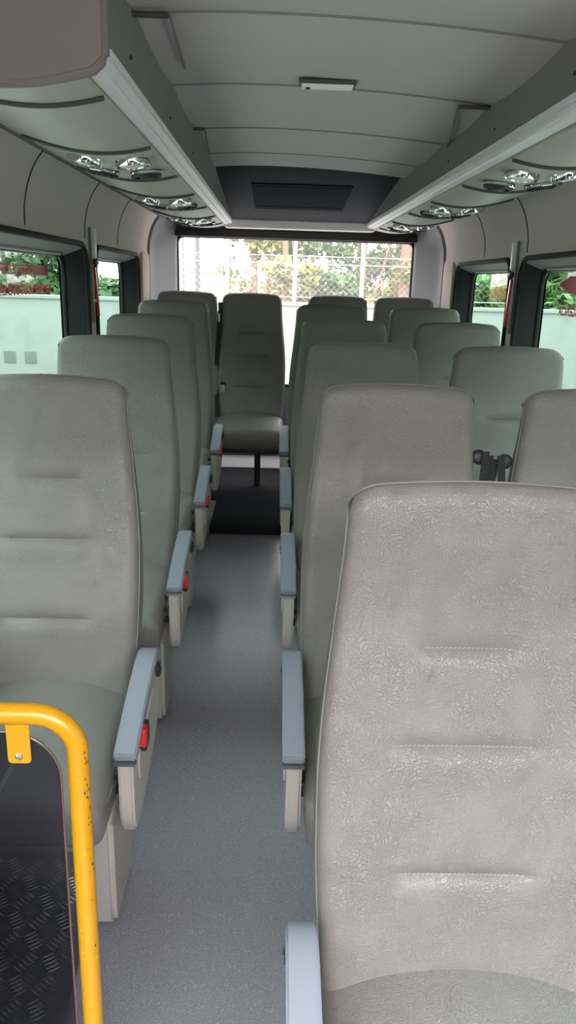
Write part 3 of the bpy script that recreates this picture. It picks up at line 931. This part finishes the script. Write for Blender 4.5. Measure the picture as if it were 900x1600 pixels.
def px2x(px, y): return (px - 432) / 1200 * y * .958
rnd = random.Random(21)
pines = [  # picture-free list: x, distance, height, trunk radius, kind
    (-.45, 17.0, 13, .085, 'thick-barked pine standing left of the gap in the trees, beyond the boundary wall', 'y'),
    (-.20, 21.0, 14, .06, 'thin dark trunk among the leftmost pines beyond the boundary wall', 'y'),
    (.20, 16.5, 13, .07, 'slender dark pine behind the fence, above the aisle-end seat', 'y'),
    (.78, 18.0, 14, .06, 'pale slender trunk among the yellow-green crowns behind the fence', 'p'),
    (1.30, 20.0, 15, .07, 'pale bare trunk in the middle of the rear window view', 'p'),
    (2.00, 18.5, 13, .07, 'slender reddish trunk right of the middle of the rear window view', 'y'),
    (2.25, 22.0, 15, .07, 'far reddish trunk behind the right part of the wire fence', 'y'),
    (2.75, 17.0, 15, .17, 'thickest reddish brown pine trunk near the right edge of the rear window', 'y'),
    (3.15, 21.0, 14, .08, 'brown pine trunk at the right edge of the rear window', 'y'),
]
for i, (x, y, h, r, lab, k) in enumerate(pines):
    rr = random.Random(50 + i)
    blobs = []
    for q in range(16):
        z = rr.uniform(1.6, 8.5); sp = .35 + .06 * z
        blobs.append(((rr.uniform(-1, 1) * (1.0 if x > .1 else .45), rr.uniform(-.8, .8), z), (rr.uniform(.3, .6), rr.uniform(.3, .6), rr.uniform(.2, .45))))
    tree('pine_tree', x, y, h, r, blobs, 4600 if x > .1 else 1300, .085, M['leaf_y'] if k == 'y' else M['leaf_m'], M['bark'] if k == 'y' else M['paletrunk'], lab, 'pines beyond the wall', 100 + i, rr.uniform(-.3, .3))
# small bare-ish sapling left of the pines
tree('sapling', -1.02, 17.5, 4.4, .03, [((0, 0, 2.6), (.25, .25, .3)), ((.1, 0, 3.4), (.35, .3, .35)), ((-.1, .1, 4.0), (.25, .25, .3)), ((.25, 0, 1.9), (.25, .2, .2))], 420, .06, M['leaf_m'], M['bark'], 'small loose sapling standing alone left of the pines beyond the wall', None, 5)
# leafy undergrowth behind the fence
for i, (x, y, w, h, lab, lm) in enumerate([
        (1.35, 19.0, 1.0, 2.9, 'green thicket behind the fence in the middle of the rear window', 'leaf_t'),
        (2.55, 19.5, 1.0, 3.0, 'green thicket behind the fence by the thickest pine', 'leaf_t'),
        (.55, 23.0, .8, 2.6, 'low yellow-green bush behind the fence near the orange bank', 'leaf_y')]):
    blobs = [((random.Random(i * 9 + q).uniform(-w, w), random.Random(i * 9 + q + 3).uniform(-.6, .6), random.Random(i * 9 + q + 5).uniform(.6, h)), (.6, .5, .5)) for q in range(9)]
    tree('bush', x, y, 1.6, .05, blobs, 3200, .075, M[lm], M['bark'], lab, 'undergrowth behind the fence', 300 + i)
# big dark trees either side, seen through the side windows
def big(x, y, w, h, seed, lab, lm='leaf_d'):
    rr = random.Random(seed)
    blobs = [((rr.uniform(-w, w), rr.uniform(-1.2, 1.2), rr.uniform(1.2, h)), (.85, .8, .7)) for q in range(18)]
    tree('broadleaf_tree', x, y, h * .8, .14, blobs, 7000, .13, M[lm], M['bark'], lab, 'dark trees along the yard', seed)
big(-6.0, 16.5, 1.2, 5.0, 401, 'dark bushy tree behind the wall, seen through the left window with lettering')
big(-8.6, 17.5, 1.6, 5.5, 402, 'dark tree at the far left beyond the boundary wall', 'leaf_m')
big(-4.3, 17.5, .5, 1.75, 403, 'low dark tree behind the wall, seen through the narrow left window')
big(6.6, 16.5, 1.1, 5.0, 404, 'dark bushy tree behind the wall, seen through the right window with lettering')
big(9.2, 17.5, 1.6, 5.5, 405, 'dark tree at the far right beyond the boundary wall', 'leaf_m')
big(5.0, 16.0, .45, 2.35, 406, 'low green tree behind the wall, seen through the narrow right window', 'leaf_m')
# unseen leafy screens, added along both sides to block low sky at the windows
def sky_blocker(x, ya, yb, lab, seed):
    rr = random.Random(seed); V, F = [], []
    blobs = [((rr.uniform(-.7, .7), ya + (yb - ya) * (q % 14) / 13 + rr.uniform(-.4, .4), .9 + 1.5 * (q // 14) + rr.uniform(-.3, .3)), (1.1, 1.2, 1.0)) for q in range(56)]
    leaf_cloud(15000, blobs, .2, rr, V, F)
    o = pydata('sky_blocker', V, F, M['leaf_d'], smooth=False); o.location = (x, 0, GZ)
    tag(o, lab, 'sky_blocker', None, 'stuff')
sky_blocker(-6.6, -6, 11, 'unseen leafy screen added left of the bus to block low sky', 71)
sky_blocker(7.2, -6, 11, 'unseen leafy screen added right of the bus to block low sky', 72)
V, F = [], []
rr = random.Random(77)
leaf_cloud(12000, [((-13 + 26 * (q % 20) / 19, rr.uniform(-.6, .6), .9 + 1.3 * (q // 20) + rr.uniform(-.3, .3)), (1.5, 1.1, 1.0)) for q in range(80)], .28, rr, V, F)
o = pydata('sky_blocker', V, F, M['leaf_d'], smooth=False); o.location = (0, -15, GZ)  # unseen foliage added ahead of the bus, keeps low sky off the seat tops
tag(o, 'unseen leafy screen added ahead of the windscreen to block low sky', 'sky_blocker', None, 'stuff')
# a weed at the foot of the wall
V, F = [], []
leaf_cloud(420, [((0, 0, .25), (.3, .2, .3)), ((.25, 0, .15), (.2, .2, .2))], .07, random.Random(8), V, F)
tag(pydata('weed', [(v.x - 3.62, v.y + WY - .35, v.z + GZ + .02) for v in V], F, M['leaf_m'], smooth=False), 'green weed growing at the foot of the boundary wall', 'plant')

# wire fence on top of the wall
fc = thing('wire_fence', 'pale wire mesh fence with concrete posts standing on the boundary wall', 'fence', (1, WY + .1, 1.26))
for k in range(5):
    x = -1.9 + 1.1 * k
    rbox('fence_post', (.06, .06, 1.15), .008, (x - 1, 0, .56), M['post'], fc)
V, F = [], []
for z in (.10, .62, .74, .98):
    tube_geo([(-3.4, -.035, z), (3.2, -.035, z)], .006, 5, V=V, F=F)
pydata('strand_wire', V, F, M['wire'], fc)
V, F = [], []
k = -3.2
while k < 2.2:
    tube_geo([(k, -.04, .02), (k + .7, -.04, .72)], 0.0010, 3, V=V, F=F)
    tube_geo([(k, -.042, .72), (k + .7, -.042, .02)], 0.0010, 3, V=V, F=F)
    k += .1
nm = pydata('wire_mesh', V, F, M['wire'], fc); nm['kind'] = 'stuff'

# orange clay bank and far things
V, F = [], []
nx, nyy = 60, 10
rr = random.Random(4)
for j in range(nyy + 1):
    for i in range(nx + 1):
        x = -34 + 68 * i / nx; y = 30 + 14 * j / nyy
        z = GZ - .1 + (2.15 + .35 * math.sin(x * .5) + .25 * math.sin(x * 1.3 + 1)) * sstep(0, .45, j / nyy) * sstep(1.25, .7, j / nyy) + rr.uniform(-.08, .08)
        V.append((x, y, z))
for j in range(nyy):
    for i in range(nx):
        a = j * (nx + 1) + i; F.append((a, a + 1, a + nx + 2, a + nx + 1))
struct(pydata('ground_bank', V, F, M['clay']))
hs = thing('house', 'distant low grey house behind the orange earth bank', 'house', (-3.6, 47, GZ))
rbox('house_wall', (2.6, 3, 2.9), .02, (0, 0, 1.45), M['house'], hs)
prism('house_roof', [(-1.5, 2.85), (0, 3.35), (1.5, 2.85), (1.5, 2.75), (-1.5, 2.75)], 1, -1.7, 1.7, M['roof'], hs)
for x in (-.8, .1, .9): rbox('house_window', (.4, .05, .5), .01, (x, -1.5, 2.2), M['hole'], hs)
def pole(x, y, h, r, lab):
    root = thing('utility_pole', lab, 'pole', (x, y, GZ), None)
    tube('pole_shaft', [(0, 0, 0), (0, 0, h / 2), (0, 0, h)], [r, r * .85, r * .7], M['pole'], root, 12)
    rbox('cross_arm', (1.4, .09, .1), .01, (0, 0, h - .4), M['pole'], root)
    for q in (-.6, 0, .6): lathe('insulator', [(.03, 0), (.05, .03), (.03, .06), (.05, .09), (.02, .12)], M['white'], root, 10, Matrix.Translation((q, 0, h - .35)))
pole(px2x(309, 24), 24, 9, .09, 'tall dark utility pole against the white sky beyond the wall')
pole(px2x(287, 30), 30, 4.8, .07, 'shorter thin pole left of the tall dark pole beyond the wall')

# ------------------------------------------------------------------ light: bright overcast sky
w = bpy.data.worlds.new('World'); SC.world = w; w.use_nodes = True
nt = w.node_tree; nt.nodes.clear()
out = nt.nodes.new('ShaderNodeOutputWorld'); bg = nt.nodes.new('ShaderNodeBackground')
tc = nt.nodes.new('ShaderNodeTexCoord'); sx = nt.nodes.new('ShaderNodeSeparateXYZ')
mr = nt.nodes.new('ShaderNodeMapRange'); mr.inputs['From Min'].default_value = -.05; mr.inputs['From Max'].default_value = .9
mx = nt.nodes.new('ShaderNodeMix'); mx.data_type = 'RGBA'
mx.inputs['A'].default_value = (1.0, .96, .98, 1); mx.inputs['B'].default_value = (.98, .94, .985, 1)
nt.links.new(tc.outputs['Generated'], sx.inputs[0]); nt.links.new(sx.outputs['Z'], mr.inputs['Value'])
nt.links.new(mr.outputs[0], mx.inputs['Factor']); nt.links.new(mx.outputs['Result'], bg.inputs['Color'])
bg.inputs['Strength'].default_value = 17.0
nt.links.new(bg.outputs[0], out.inputs[0])

SC.view_settings.view_transform = 'Standard'
SC.view_settings.look = 'None'
SC.view_settings.exposure = 0.3
SC.view_settings.gamma = 1.0
SC.view_settings.use_curve_mapping = False
SC.cycles.use_denoising = True
SC.cycles.max_bounces = 10
SC.cycles.diffuse_bounces = 6
SC.cycles.transparent_max_bounces = 16
SC.cycles.caustics_reflective = False
SC.cycles.caustics_refractive = False
